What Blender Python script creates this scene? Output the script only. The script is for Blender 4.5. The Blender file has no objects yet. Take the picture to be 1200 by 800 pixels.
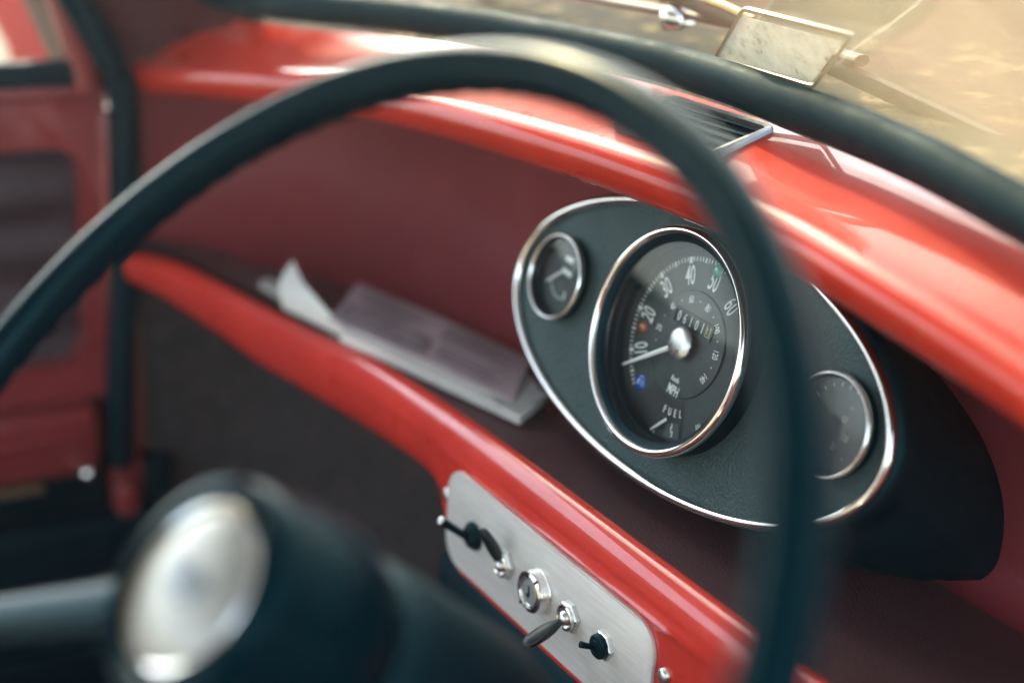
import bpy, bmesh, math, random
from mathutils import Vector, Matrix
R = math.radians
random.seed(7)
SC = bpy.context.scene
COL = SC.collection

# ------------------------------------------------------------------ camera
cam = bpy.data.cameras.new('camera')
camo = bpy.data.objects.new('camera', cam)
COL.objects.link(camo)
SC.camera = camo
CP = Vector((.5819, -.4726, .2720))
RT = Vector((.5213, .8509, .0653)).normalized()
FW = Vector((-.7870, .5081, -.3500)).normalized()
UP = RT.cross(FW).normalized()
RT = FW.cross(UP).normalized()
M = Matrix((RT, UP, -FW)).transposed().to_4x4()
M.translation = CP
camo.matrix_world = M
cam.sensor_width = 36
cam.lens = 51.32
cam.clip_start = .02
cam.clip_end = 500
cam.dof.use_dof = True
cam.dof.focus_distance = .765
cam.dof.aperture_fstop = 2.5
cam.dof.aperture_blades = 0

# ------------------------------------------------------------------ sky, sun, exposure
SUN_EL, SUN_AZ = R(38), R(-80)          # azimuth from the car's forward axis towards its right
W = bpy.data.worlds.new('World')
SC.world = W
W.use_nodes = True
nt = W.node_tree
nt.nodes.clear()
sky = nt.nodes.new('ShaderNodeTexSky')
sky.sky_type = 'NISHITA'
sky.sun_disc = False
sky.sun_elevation = SUN_EL
sky.sun_rotation = SUN_AZ
sky.dust_density = 2.0
bg = nt.nodes.new('ShaderNodeBackground')
bg.inputs['Strength'].default_value = .15
wo = nt.nodes.new('ShaderNodeOutputWorld')
hs = nt.nodes.new('ShaderNodeHueSaturation')          # a hazy, milky daylight sky
hs.inputs['Saturation'].default_value = .55
tn = nt.nodes.new('ShaderNodeMix')
tn.data_type = 'RGBA'
tn.blend_type = 'MULTIPLY'
tn.inputs['Factor'].default_value = 1
tn.inputs[7].default_value = (.94, 1.0, 1.0, 1)
nt.links.new(sky.outputs[0], hs.inputs['Color'])
nt.links.new(hs.outputs[0], tn.inputs[6])
nt.links.new(tn.outputs[2], bg.inputs[0])
nt.links.new(bg.outputs[0], wo.inputs[0])
sl = bpy.data.lights.new('sun', 'SUN')
sl.energy = 1.0
sl.angle = R(2)
sl.color = (1, .76, .46)
so = bpy.data.objects.new('sun', sl)
COL.objects.link(so)
sd = Vector((math.sin(SUN_AZ) * math.cos(SUN_EL), math.cos(SUN_AZ) * math.cos(SUN_EL), math.sin(SUN_EL)))
so.rotation_euler = sd.to_track_quat('Z', 'Y').to_euler()
SC.view_settings.view_transform = 'Standard'
SC.view_settings.look = 'None'
SC.view_settings.exposure = 2.55
SC.view_settings.gamma = 1
SC.cycles.max_bounces = 8
SC.cycles.transparent_max_bounces = 12
SC.cycles.sample_clamp_indirect = 4
SC.cycles.volume_bounces = 0
SC.cycles.caustics_reflective = False
SC.cycles.caustics_refractive = False


# ------------------------------------------------------------------ materials
def principled(name, col, rough=.5, metal=0., coat=0., coat_rough=.05, spec=.5):
    m = bpy.data.materials.new(name)
    m.use_nodes = True
    b = m.node_tree.nodes['Principled BSDF']
    b.inputs['Base Color'].default_value = (*col, 1)
    b.inputs['Roughness'].default_value = rough
    b.inputs['Metallic'].default_value = metal
    b.inputs['Coat Weight'].default_value = coat
    b.inputs['Coat Roughness'].default_value = coat_rough
    b.inputs['Specular IOR Level'].default_value = spec
    return m


def tint_spec(m, c):
    m.node_tree.nodes['Principled BSDF'].inputs['Specular Tint'].default_value = (*c, 1)


def nodes(m):
    return m.node_tree.nodes, m.node_tree.links, m.node_tree.nodes['Principled BSDF']


def noise(m, scale, detail=4, rough=.55, stretch=(1, 1, 1), dist=0.):
    n, l, b = nodes(m)
    tc = n.new('ShaderNodeTexCoord')
    mp = n.new('ShaderNodeMapping')
    mp.inputs['Scale'].default_value = stretch
    t = n.new('ShaderNodeTexNoise')
    t.inputs['Scale'].default_value = scale
    t.inputs['Detail'].default_value = detail
    t.inputs['Roughness'].default_value = rough
    t.inputs['Distortion'].default_value = dist
    l.new(tc.outputs['Object'], mp.inputs[0])
    l.new(mp.outputs[0], t.inputs['Vector'])
    return t.outputs['Fac']


def ramp(m, fac, stops):
    n, l, b = nodes(m)
    r = n.new('ShaderNodeValToRGB')
    e = r.color_ramp.elements
    while len(e) < len(stops):
        e.new(.5)
    for k, (p, c) in enumerate(stops):
        e[k].position = p
        e[k].color = (*c, 1) if len(c) == 3 else c
    l.new(fac, r.inputs[0])
    return r.outputs[0]


def bump(m, fac, strength=.3, dist=.001):
    n, l, b = nodes(m)
    bp = n.new('ShaderNodeBump')
    bp.inputs['Strength'].default_value = strength
    bp.inputs['Distance'].default_value = dist
    l.new(fac, bp.inputs['Height'])
    prev = b.inputs['Normal'].links
    if prev:
        l.new(prev[0].from_socket, bp.inputs['Normal'])
    l.new(bp.outputs[0], b.inputs['Normal'])
    return bp


def g(v):
    return (v, v, v)


def colour(m, sock):
    n, l, b = nodes(m)
    l.new(sock, b.inputs['Base Color'])


def roughness(m, sock):
    n, l, b = nodes(m)
    l.new(sock, b.inputs['Roughness'])


def mk_paint(name, c1, c2, spots=True):
    m = principled(name, c1, .32, 0, 1., .04, .25)
    f = noise(m, 14, 5)
    c = ramp(m, f, [(.35, c2), (.65, c1)])
    if spots:
        n, l, b = nodes(m)
        d_ = noise(m, 420, 3, .5)                    # settled pale dust
        kd = ramp(m, d_, [(.66, g(0)), (.74, g(.5))])
        md = n.new('ShaderNodeMix')
        md.data_type = 'RGBA'
        l.new(kd, md.inputs['Factor'])
        l.new(c, md.inputs[6])
        md.inputs[7].default_value = (.62, .20, .16, 1)
        c = md.outputs[2]
    if spots:                                        # small stone chips and dust specks
        n, l, b = nodes(m)
        s = noise(m, 260, 2, .4)
        k = ramp(m, s, [(.755, g(0)), (.775, g(1))])
        mx = n.new('ShaderNodeMix')
        mx.data_type = 'RGBA'
        l.new(k, mx.inputs['Factor'])
        l.new(c, mx.inputs[6])
        mx.inputs[7].default_value = (.16, .05, .04, 1)
        c = mx.outputs[2]
    colour(m, c)
    r = noise(m, 34, 6)
    roughness(m, ramp(m, r, [(.3, g(.24)), (.75, g(.48))]))
    n, l, b = nodes(m)
    cr = noise(m, 22, 6, .7)
    l.new(ramp(m, cr, [(.35, g(.01)), (.8, g(.05))]), b.inputs['Coat Roughness'])
    bump(m, noise(m, 160, 2), .04, .0006)
    bump(m, noise(m, 16, 3), .13, .004)
    return m


def mk_vinyl(name, c1, c2, rough=.5, grain=900, gs=.35):
    m = principled(name, c1, rough)
    colour(m, ramp(m, noise(m, 9, 5), [(.3, c2), (.7, c1)]))
    n, l, b = nodes(m)
    tc = n.new('ShaderNodeTexCoord')
    v = n.new('ShaderNodeTexVoronoi')
    v.inputs['Scale'].default_value = grain
    l.new(tc.outputs['Object'], v.inputs['Vector'])
    bump(m, v.outputs['Distance'], gs, .0006)
    roughness(m, ramp(m, noise(m, 26, 6), [(.3, g(rough - .12)), (.75, g(rough + .15))]))
    return m


def mk_chrome(name, c=.86, rough=.07, wear=True):
    m = principled(name, (c, c * .985, c * .95), rough, 1)
    if wear:
        roughness(m, ramp(m, noise(m, 120, 6, .7), [(.35, g(rough)), (.6, g(rough * 1.6)), (.8, g(.34))]))
        bump(m, noise(m, 300, 3), .03, .0004)
    return m


def mk_glass(name, tint=(1, 1, 1), dirt=.0, dirtcol=(.8, .8, .8), dscale=12, ior=1.45, glow_gain=0):
    m = bpy.data.materials.new(name)
    m.use_nodes = True
    n, l = m.node_tree.nodes, m.node_tree.links
    n.clear()
    out = n.new('ShaderNodeOutputMaterial')
    tr = n.new('ShaderNodeBsdfTransparent')
    tr.inputs[0].default_value = (*tint, 1)
    gl = n.new('ShaderNodeBsdfGlossy')
    gl.inputs['Roughness'].default_value = .01
    lw = n.new('ShaderNodeLayerWeight')          # Schlick reflectance, the same from both sides of a thin pane
    lw.inputs[0].default_value = .5
    pw = n.new('ShaderNodeMath')
    pw.operation = 'POWER'
    pw.inputs[1].default_value = 5
    l.new(lw.outputs['Facing'], pw.inputs[0])
    f0 = ((ior - 1) / (ior + 1)) ** 2
    fr = n.new('ShaderNodeMath')
    fr.operation = 'MULTIPLY_ADD'
    fr.inputs[1].default_value = 1 - f0
    fr.inputs[2].default_value = f0
    l.new(pw.outputs[0], fr.inputs[0])
    mx = n.new('ShaderNodeMixShader')
    l.new(fr.outputs[0], mx.inputs[0])
    l.new(tr.outputs[0], mx.inputs[1])
    l.new(gl.outputs[0], mx.inputs[2])
    last = mx.outputs[0]
    if dirt > 0:
        df = n.new('ShaderNodeBsdfDiffuse')
        df.inputs[0].default_value = (*dirtcol, 1)
        tl = n.new('ShaderNodeBsdfTranslucent')
        tl.inputs[0].default_value = (*dirtcol, 1)
        ad = n.new('ShaderNodeMixShader')
        ad.inputs[0].default_value = .6
        l.new(df.outputs[0], ad.inputs[1])
        l.new(tl.outputs[0], ad.inputs[2])
        tc = n.new('ShaderNodeTexCoord')
        t = n.new('ShaderNodeTexNoise')
        t.inputs['Scale'].default_value = dscale
        t.inputs['Detail'].default_value = 6
        l.new(tc.outputs['Object'], t.inputs['Vector'])
        rp = n.new('ShaderNodeValToRGB')
        rp.color_ramp.elements[0].position = .25
        rp.color_ramp.elements[0].color = (dirt * .5,) * 3 + (1,)
        rp.color_ramp.elements[1].position = .8
        rp.color_ramp.elements[1].color = (dirt * 1.4,) * 3 + (1,)
        l.new(t.outputs['Fac'], rp.inputs[0])
        m2 = n.new('ShaderNodeMixShader')
        if glow_gain:                                   # dust film built up towards the right to paint in a golden glow
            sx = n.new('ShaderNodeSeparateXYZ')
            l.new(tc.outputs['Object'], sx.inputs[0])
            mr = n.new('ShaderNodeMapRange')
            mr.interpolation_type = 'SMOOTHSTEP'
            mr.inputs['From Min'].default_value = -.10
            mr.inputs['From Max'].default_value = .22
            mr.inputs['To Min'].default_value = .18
            mr.inputs['To Max'].default_value = glow_gain
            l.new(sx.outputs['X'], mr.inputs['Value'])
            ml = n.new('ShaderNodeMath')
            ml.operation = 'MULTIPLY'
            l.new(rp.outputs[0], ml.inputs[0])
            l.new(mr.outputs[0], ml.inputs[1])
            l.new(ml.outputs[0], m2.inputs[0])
        else:
            l.new(rp.outputs[0], m2.inputs[0])
        l.new(last, m2.inputs[1])
        l.new(ad.outputs[0], m2.inputs[2])
        last = m2.outputs[0]
    l.new(last, out.inputs[0])
    return m


TEAL = (.35, .9, 1.)
RED = mk_paint('red_gloss_paint', (.66, .044, .030), (.58, .036, .026))
RAIL_RED = mk_paint('sun_dulled_red_paint', (.54, .038, .020), (.46, .030, .017))
RAIL_RED.node_tree.nodes['Principled BSDF'].inputs['Coat Weight'].default_value = .55
RAIL_RED.node_tree.nodes['Principled BSDF'].inputs['Specular IOR Level'].default_value = .08
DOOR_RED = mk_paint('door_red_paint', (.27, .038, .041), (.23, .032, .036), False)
MAROON = mk_vinyl('maroon_board', (.25, .044, .050), (.20, .035, .040), .5, 700, .2)
MAROON.node_tree.nodes['Principled BSDF'].inputs['Specular IOR Level'].default_value = .2
SHELF = mk_vinyl('maroon_shelf_vinyl', (.105, .048, .052), (.078, .040, .045), .5, 650, .5)
BLACK = mk_vinyl('black_leathercloth', (.040, .066, .066), (.031, .052, .053), .5, 620, .9)
tint_spec(BLACK, (.75, .98, 1.))
HOUSE = mk_vinyl('black_housing', (.0015, .010, .017), (.001, .008, .014), .6, 800, .2)
tint_spec(HOUSE, TEAL)
RIMM = principled('black_rim_plastic', (.001, .011, .017), .22, 0, 0, .15, .09)
tint_spec(RIMM, TEAL)
roughness(RIMM, ramp(RIMM, noise(RIMM, 60, 6, .7), [(.3, g(.15)), (.75, g(.3))]))
bump(RIMM, noise(RIMM, 240, 3), .08, .0005)
RUBBER = principled('black_rubber', (.0015, .012, .018), .6, 0, 0, .05, .18)
tint_spec(RUBBER, TEAL)
roughness(RUBBER, ramp(RUBBER, noise(RUBBER, 40, 6, .7), [(.3, g(.5)), (.75, g(.75))]))
bump(RUBBER, noise(RUBBER, 180, 3), .12, .0006)
DARK = principled('dark_plastic', (.001, .010, .016), .5, 0, 0, .05, .22)
tint_spec(DARK, TEAL)
CHROME = mk_chrome('chrome')
DULL = mk_chrome('dulled_chrome', .34, .30)
SATIN = mk_chrome('satin_metal', .72, .24)
PLATE = principled('brushed_plate', (.70, .69, .66), .45, .35)
colour(PLATE, ramp(PLATE, noise(PLATE, 30, 5, .6, (1, 1, 14)), [(.3, (.66, .64, .61)), (.7, (.80, .785, .75))]))
roughness(PLATE, ramp(PLATE, noise(PLATE, 50, 6, .7, (1, 1, 20)), [(.3, g(.36)), (.7, g(.55))]))
bump(PLATE, noise(PLATE, 220, 4, .6, (.15, 1, 6)), .10, .0004)
bump(PLATE, ramp(PLATE, noise(PLATE, 60, 3, .5, (9, 1, .5), 1.5), [(.60, g(0)), (.63, g(1)), (.66, g(0))]), .25, .0003)
DIAL = principled('dial_black', (.022, .028, .028), .5)
colour(DIAL, ramp(DIAL, noise(DIAL, 90, 6, .75), [(.3, (.012, .022, .023)), (.75, (.030, .042, .042))]))
DIAL2 = principled('dial_inner_grey', (.05, .058, .058), .5)
colour(DIAL2, ramp(DIAL2, noise(DIAL2, 110, 6, .75), [(.3, (.030, .042, .042)), (.75, (.058, .072, .072))]))
WHITE = principled('dial_white', (.86, .88, .84), .6)
FAINT = principled('dial_faint', (.34, .37, .36), .6)
NEEDLE = principled('needle_silver', (.78, .77, .72), .35, .3)
ODO = principled('odometer_black', (.008, .011, .011), .35)
CREAM = principled('odometer_cream', (.30, .28, .17), .5)
AMBER = principled('amber_lens', (.36, .10, .015), .2, 0, 1)
BLUE = principled('blue_lens', (.012, .085, .40), .15, 0, 1)
GREEN = principled('green_lens', (.05, .34, .20), .15, 0, 1)
GAUGEGLASS = mk_glass('gauge_glass', (.97, 1, 1), .016, (.75, .8, .8), 60, 1.5)
WINGLASS = mk_glass('windscreen_glass', (.84, .84, .76), .085, (.88, .66, .35), 7, 1.45, 3.8)  # warm dust colour, raised towards the right as painted glow
SIDEGLASS = mk_glass('side_glass', (.93, .96, .96), .02, (.8, .8, .8), 7, 1.45)
PAPER = principled('white_paper', (.74, .72, .66), .75)
colour(PAPER, ramp(PAPER, noise(PAPER, 30, 5), [(.3, (.66, .635, .575)), (.7, (.78, .76, .70))]))
PAGE = principled('printed_page', (.5, .42, .44), .55)
colour(PAGE, ramp(PAGE, noise(PAGE, 26, 5, .55, (1, 2.2, 1), .4),
                  [(.30, (.36, .28, .29)), (.74, (.50, .40, .41))]))
EDGE = principled('page_edges', (.66, .64, .6), .8)
colour(EDGE, ramp(EDGE, noise(EDGE, 90, 3, .5, (1, 1, 8)), [(.35, (.45, .44, .42)), (.6, (.74, .72, .68))]))
FOIL = principled('worn_silver_paper', (.8, .79, .74), .8, 0, 0, .05, .1)
colour(FOIL, ramp(FOIL, noise(FOIL, 120, 8, .75), [(.34, (.34, .33, .30)), (.44, (.74, .73, .69)), (.7, (.92, .91, .87))]))
CLEAR = mk_glass('clear_sleeve', (.97, .97, .95), .02, (.8, .75, .62), 50, 1.45)
_n, _l, _b = nodes(FOIL)                    # thin paper: some daylight comes through it
_t = _n.new('ShaderNodeBsdfTranslucent')
_l.new(_b.inputs['Base Color'].links[0].from_socket, _t.inputs[0])
_m = _n.new('ShaderNodeMixShader')
_m.inputs[0].default_value = .6
_l.new(_b.outputs[0], _m.inputs[1])
_l.new(_t.outputs[0], _m.inputs[2])
_l.new(_m.outputs[0], _n['Material Output'].inputs[0])
CARPET = principled('dark_carpet', (.03, .024, .026), .95)
colour(CARPET, ramp(CARPET, noise(CARPET, 60, 8, .9), [(.36, (.022, .024, .026)), (.55, (.060, .046, .046)), (.70, (.13, .09, .08))]))
bump(CARPET, noise(CARPET, 420, 3), .8, .003)
TAN = principled('dusty_tan_paint', (.08, .055, .03), .85, 0, 0, .4, .1)
colour(TAN, ramp(TAN, noise(TAN, 9, 7, .6), [(.3, (.045, .031, .017)), (.7, (.095, .07, .04))]))
BROWN = principled('brown_scuttle', (.10, .075, .045), .8, 0, 0, .05, .1)
colour(BROWN, ramp(BROWN, noise(BROWN, 42, 5, .65), [(.35, (.012, .010, .007)), (.55, (.05, .038, .02)), (.70, (.30, .22, .10))]))
WIPER = principled('dark_wiper', (.035, .026, .018), .45)
ORANGE = principled('orange_red_panel', (.5, .07, .045), .6, 0, 0, .05, .2)
colour(ORANGE, ramp(ORANGE, noise(ORANGE, 6, 4), [(.3, (.44, .055, .036)), (.7, (.54, .075, .05))]))
GROUND = principled('dry_ground', (.3, .26, .18), .95)
colour(GROUND, ramp(GROUND, noise(GROUND, 1.2, 8, .65), [(.3, (.20, .17, .10)), (.7, (.38, .32, .21))]))


# ------------------------------------------------------------------ builders
def link(o, parent=None):
    COL.objects.link(o)
    if parent:
        o.parent = parent
    return o


def empty(name, loc=(0, 0, 0), rot=(0, 0, 0), parent=None):
    o = bpy.data.objects.new(name, None)
    o.empty_display_size = .02
    o.location = loc
    o.rotation_euler = rot
    return link(o, parent)


def thing(o, label, cat, group=None):
    o['label'] = label
    o['category'] = cat
    if group:
        o['group'] = group
    return o


def structure(o):
    o['kind'] = 'structure'
    return o


def mesh(name, verts, faces, mat, parent=None, angle=40, smooth=True):
    me = bpy.data.meshes.new(name)
    me.from_pydata([tuple(v) for v in verts], [], faces)
    me.materials.append(mat)
    bm = bmesh.new()
    bm.from_mesh(me)
    bmesh.ops.remove_doubles(bm, verts=bm.verts, dist=1e-6)
    bmesh.ops.recalc_face_normals(bm, faces=bm.faces)
    bm.to_mesh(me)
    bm.free()
    if smooth:
        me.polygons.foreach_set('use_smooth', [True] * len(me.polygons))
        me.set_sharp_from_angle(angle=R(angle))
    return link(bpy.data.objects.new(name, me), parent)


class MB:
    def __init__(s):
        s.v, s.f = [], []

    def add(s, v, f):
        o = len(s.v)
        s.v += [Vector(a) for a in v]
        s.f += [tuple(i + o for i in a) for a in f]
        return s

    def grid(s, rows, cu=False, cv=False, cap=False):
        nr, nc = len(rows), len(rows[0])
        v = [p for r in rows for p in r]
        f = []
        for i in range(nr if cu else nr - 1):
            for j in range(nc if cv else nc - 1):
                a, b = i, (i + 1) % nr
                c, d = j, (j + 1) % nc
                f.append((a * nc + c, a * nc + d, b * nc + d, b * nc + c))
        if cap:
            f.append(tuple(range(nc)))
            f.append(tuple((nr - 1) * nc + k for k in range(nc)))
        return s.add(v, f)

    def tube(s, pts, rad, n=16, cap=True, closed=False, flat=1., upv=(0, 0, 1)):
        pts = [Vector(p) for p in pts]
        if not hasattr(rad, '__len__'):
            rad = [rad] * len(pts)
        rows = []
        for i, p in enumerate(pts):
            if closed:
                t = pts[(i + 1) % len(pts)] - pts[i - 1]
            else:
                t = pts[min(i + 1, len(pts) - 1)] - pts[max(i - 1, 0)]
            t.normalize()
            u = Vector(upv)
            if abs(u.dot(t)) > .95:
                u = Vector((1, 0, 0))
            a = t.cross(u).normalized()
            b = a.cross(t).normalized()
            rows.append([p + (a * math.cos(k * 2 * math.pi / n) + b * flat * math.sin(k * 2 * math.pi / n)) * rad[i] for k in range(n)])
        return s.grid(rows, closed, True, cap and not closed)

    def lathe(s, prof, mat4, n=64, cap0=False, cap1=False):
        rows = []
        for r, h in prof:
            rows.append([mat4 @ Vector((r * math.cos(k * 2 * math.pi / n), r * math.sin(k * 2 * math.pi / n), h)) for k in range(n)])
        o = len(s.v)
        s.grid(rows, False, True)
        if cap0:
            s.f.append(tuple(o + k for k in range(n)))
        if cap1:
            s.f.append(tuple(o + (len(prof) - 1) * n + k for k in range(n)))
        return s

    def box(s, c, d, rot=None, bev=0.):
        bm = bmesh.new()
        bmesh.ops.create_cube(bm, size=1)
        for v in bm.verts:
            v.co = Vector((v.co.x * d[0], v.co.y * d[1], v.co.z * d[2]))
        if bev:
            bmesh.ops.bevel(bm, geom=bm.edges[:], offset=bev, segments=3, affect='EDGES', profile=.5)
        m = (rot or Matrix.Identity(3)).to_4x4()
        m.translation = Vector(c)
        bm.verts.index_update()
        s.add([m @ v.co for v in bm.verts], [tuple(v.index for v in f.verts) for f in bm.faces])
        bm.free()
        return s

    def prism(s, outline, axis0, axis1, depth, origin, bev=0.):
        """closed outline (u,v) extruded along depth vector, with a small rounded front edge"""
        o, a, b, d = Vector(origin), Vector(axis0), Vector(axis1), Vector(depth)
        c = sum((Vector(p) for p in outline), Vector((0, 0))) / len(outline)

        def ring(t, inset):
            r = []
            for p in outline:
                q = Vector(p)
                e = (c - q)
                if inset:
                    q = q + e.normalized() * inset
                r.append(o + a * q.x + b * q.y + d * t)
            return r
        dl = d.length
        if bev:
            rows = [ring(0, bev), ring(bev * .3 / dl, bev * .3), ring(bev / dl, 0), ring(1, 0)]
        else:
            rows = [ring(0, 0), ring(1, 0)]
        return s.grid(rows, False, True, True)

    def build(s, name, mat, parent=None, angle=40, smooth=True):
        return mesh(name, s.v, s.f, mat, parent, angle, smooth)


def axis_m(origin, z, x=(1, 0, 0)):
    z = Vector(z).normalized()
    x = Vector(x)
    if abs(x.dot(z)) > .95:
        x = Vector((0, 1, 0))
    x = (x - z * x.dot(z)).normalized()
    y = z.cross(x)
    m = Matrix((x, y, z)).transposed().to_4x4()
    m.translation = Vector(origin)
    return m


def interp(tab, x):
    """smooth (Catmull-Rom) interpolation through (x, y) pairs"""
    if x <= tab[0][0]:
        return tab[0][1]
    if x >= tab[-1][0]:
        return tab[-1][1]
    for i in range(len(tab) - 1):
        if tab[i][0] <= x <= tab[i + 1][0]:
            x0, y0 = tab[i]
            x1, y1 = tab[i + 1]
            sl_ = lambda a, b: (tab[b][1] - tab[a][1]) / (tab[b][0] - tab[a][0])
            m0 = sl_(max(i - 1, 0), i + 1)
            m1 = sl_(i, min(i + 2, len(tab) - 1))
            h = x1 - x0
            t = (x - x0) / h
            return ((2 * t ** 3 - 3 * t * t + 1) * y0 + (t ** 3 - 2 * t * t + t) * h * m0 + (-2 * t ** 3 + 3 * t * t) * y1 + (t ** 3 - t * t) * h * m1)


def smooth_path(pts, n):
    """Catmull-Rom through 3D points by cumulative length"""
    pts = [Vector(p) for p in pts]
    L = [0]
    for a, b in zip(pts, pts[1:]):
        L.append(L[-1] + (b - a).length)
    tabs = [[(L[i], pts[i][k]) for i in range(len(pts))] for k in range(3)]
    return [Vector([interp(tabs[k], L[-1] * i / (n - 1)) for k in range(3)]) for i in range(n)]


def rrect(w, h, r, n=8):
    o = []
    for cx, cy, a0 in ((w / 2 - r, h / 2 - r, 0), (-w / 2 + r, h / 2 - r, 90), (-w / 2 + r, -h / 2 + r, 180), (w / 2 - r, -h / 2 + r, 270)):
        for k in range(n + 1):
            a = R(a0 + 90 * k / n)
            o.append((cx + r * math.cos(a), cy + r * math.sin(a)))
    return o


_font_cache = {}


def text_mb(mb, s, size, mat4, sx=1., bold=0., ext=.0003, track=1.):
    cu = bpy.data.curves.new('lettering', 'FONT')
    cu.body = s
    cu.size = size
    cu.extrude = ext / 2
    cu.offset = bold
    cu.space_character = track
    cu.align_x = 'CENTER'
    cu.align_y = 'CENTER'
    cu.resolution_u = 3
    ob = bpy.data.objects.new('lettering', cu)
    COL.objects.link(ob)
    dg = bpy.context.evaluated_depsgraph_get()
    me = bpy.data.meshes.new_from_object(ob.evaluated_get(dg))
    mm = mat4 @ Matrix.Diagonal((sx, 1, 1, 1))
    mb.add([mm @ v.co for v in me.vertices], [tuple(p.vertices) for p in me.polygons])
    bpy.data.objects.remove(ob)
    bpy.data.curves.remove(cu)
    bpy.data.meshes.remove(me)


# ------------------------------------------------------------------ outside
def build_ground():
    mb = MB()
    mb.add([(-15, -15, -.92), (15, -15, -.92), (15, 15, -.92), (-15, 15, -.92)], [(0, 1, 2, 3)])
    structure(mb.build('ground', GROUND))


build_ground()

def build_haze():
    m = bpy.data.materials.new('golden_haze')
    m.use_nodes = True
    n, l = m.node_tree.nodes, m.node_tree.links
    n.clear()
    out = n.new('ShaderNodeOutputMaterial')
    v = n.new('ShaderNodeVolumePrincipled')
    v.inputs['Color'].default_value = (.93, .95, .95, 1)
    v.inputs['Density'].default_value = .022
    v.inputs['Anisotropy'].default_value = .82
    l.new(v.outputs[0], out.inputs['Volume'])
    mb = MB().box((0, 0, 0), (31, 31, 4.2))
    o = mb.build('haze', m, None, 40, False)
    o.location = (0, 0, .18)
    o['kind'] = 'stuff'


build_haze()

# ------------------------------------------------------------------ dashboard
ROLL_Y = [(-.62, -.100), (-.56, -.096), (-.479, -.088), (-.40, -.074), (-.306, -.052), (-.20, -.0415), (-.113, -.0335), (-.04, -.0255),
          (.05, -.0195), (.115, -.0245), (.16, -.0316), (.216, -.039), (.265, -.0465), (.40, -.075), (.62, -.11), (.9, -.15)]
SEAL_Y = [(-.62, -.066), (-.50, -.060), (-.40, -.046), (-.3556, -.0264), (-.3042, -.0063), (-.2505, .0097), (-.1553, .027), (-.071, .038), (0., .036),
          (.0287, .0315), (.0973, .0235), (.152, .0127), (.1975, -.0002), (.30, -.03), (.45, -.085), (.6, -.13), (.9, -.2)]


def roll_z(x):
    return .1 - .16 * min(x * x, .33)


def seal_z(x):
    return .122 - .1 * min(x * x, .36)


def wall_y(x):
    return interp([(-.592, -.10), (-.575, -.02), (-.52, .045), (-.42, .088), (-.30, .106), (-.2, .11), (.9, .11)], x)


XS = [-.60 + 1.4 * i / 140 for i in range(141)]
dash = thing(empty('dashboard', (0, .11, -.09)), 'glossy red painted dashboard with open parcel shelf behind the steering wheel', 'dashboard')
dash_inv = Matrix.Translation((0, -.11, .09))


def dparts(mb, name, mat, angle=40):
    mb.v = [dash_inv @ v for v in mb.v]
    return mb.build(name, mat, dash, angle)


def build_rail():
    rows = []
    for x in XS:
        y0, z0 = interp(ROLL_Y, x), roll_z(x)
        ys, zs = interp(SEAL_Y, x), seal_z(x)
        cy, cz, r = y0 + .0105, z0 - .0105, .0135
        row = [(x, max(wall_y(x), y0 + .03) + .004, z0 - .004), (x, y0 + .032, z0 - .0225)]
        for k in range(15):
            a = R(272 - (272 - 92) * k / 14)
            row.append((x, cy + r * math.cos(a), cz + r * math.sin(a)))
        yt, zt = cy, cz + r
        ye, ze = max(ys + .012, yt + .012), max(zs - .002, zt - .02)
        for k in range(1, 7):
            t = k / 6
            e = t
            row.append((x, yt + (ye - yt) * t, zt + (ze - zt) * e))
        rows.append(row)
    dparts(MB().grid(rows), 'dash_rail', RAIL_RED, 50)


build_rail()


def build_back():
    s_pts = [(-.592, -.10), (-.585, -.055), (-.575, -.02), (-.553, .015), (-.52, .045), (-.475, .071), (-.42, .088), (-.36, .099), (-.30, .106), (-.24, .109), (-.18, .11)] + [(-.18 + .1 * k, .11) for k in range(1, 11)]
    path = smooth_path([(x, y, 0) for x, y in s_pts], 90)
    up, fr_ = [], .085
    for i, p in enumerate(path):
        t = (path[min(i + 1, 89)] - path[max(i - 1, 0)]).normalized()
        inn = Vector((t.y, -t.x, 0))                # away from the wall, into the shelf
        big = fr_ if p.x < -.12 else .02 + (fr_ - .02) * max(0, min(1, (.03 - p.x) / .15))
        f = max(.004, min(big, (p.y - lip_y(p.x)) * .80))
        zt, zb = roll_z(p.x) - .002, -.0995
        row = [Vector((p.x, p.y, zt + (zb + f - zt) * k / 8)) for k in range(9)]
        for k in range(1, 9):
            a_ = R(90 * k / 8)
            row.append(Vector((p.x, p.y, zb + f * (1 - math.sin(a_)))) + inn * f * (1 - math.cos(a_)))
        up.append(row)
    dparts(MB().grid(up), 'back_panel', MAROON)
    # carpeted toe board, continuing below the shelf and sloping towards the pedals
    low = []
    for p in path:
        row = [(p.x, p.y - .004, -.102)]
        for k in range(1, 9):
            t = k / 8
            row.append((p.x, p.y - .004 + .02 * t, -.102 - .46 * t))
        low.append(row)
    dparts(MB().grid(low), 'toe_board_carpet', CARPET)
    # shelf floor, with a shallow fall towards the back
    rows = []
    for p in path:
        yr = lip_y(p.x)
        rows.append([(p.x, yr + (p.y + .003 - yr) * k / 6, -.1000) for k in range(7)])
    dparts(MB().grid(rows), 'shelf_floor', SHELF)


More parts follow.
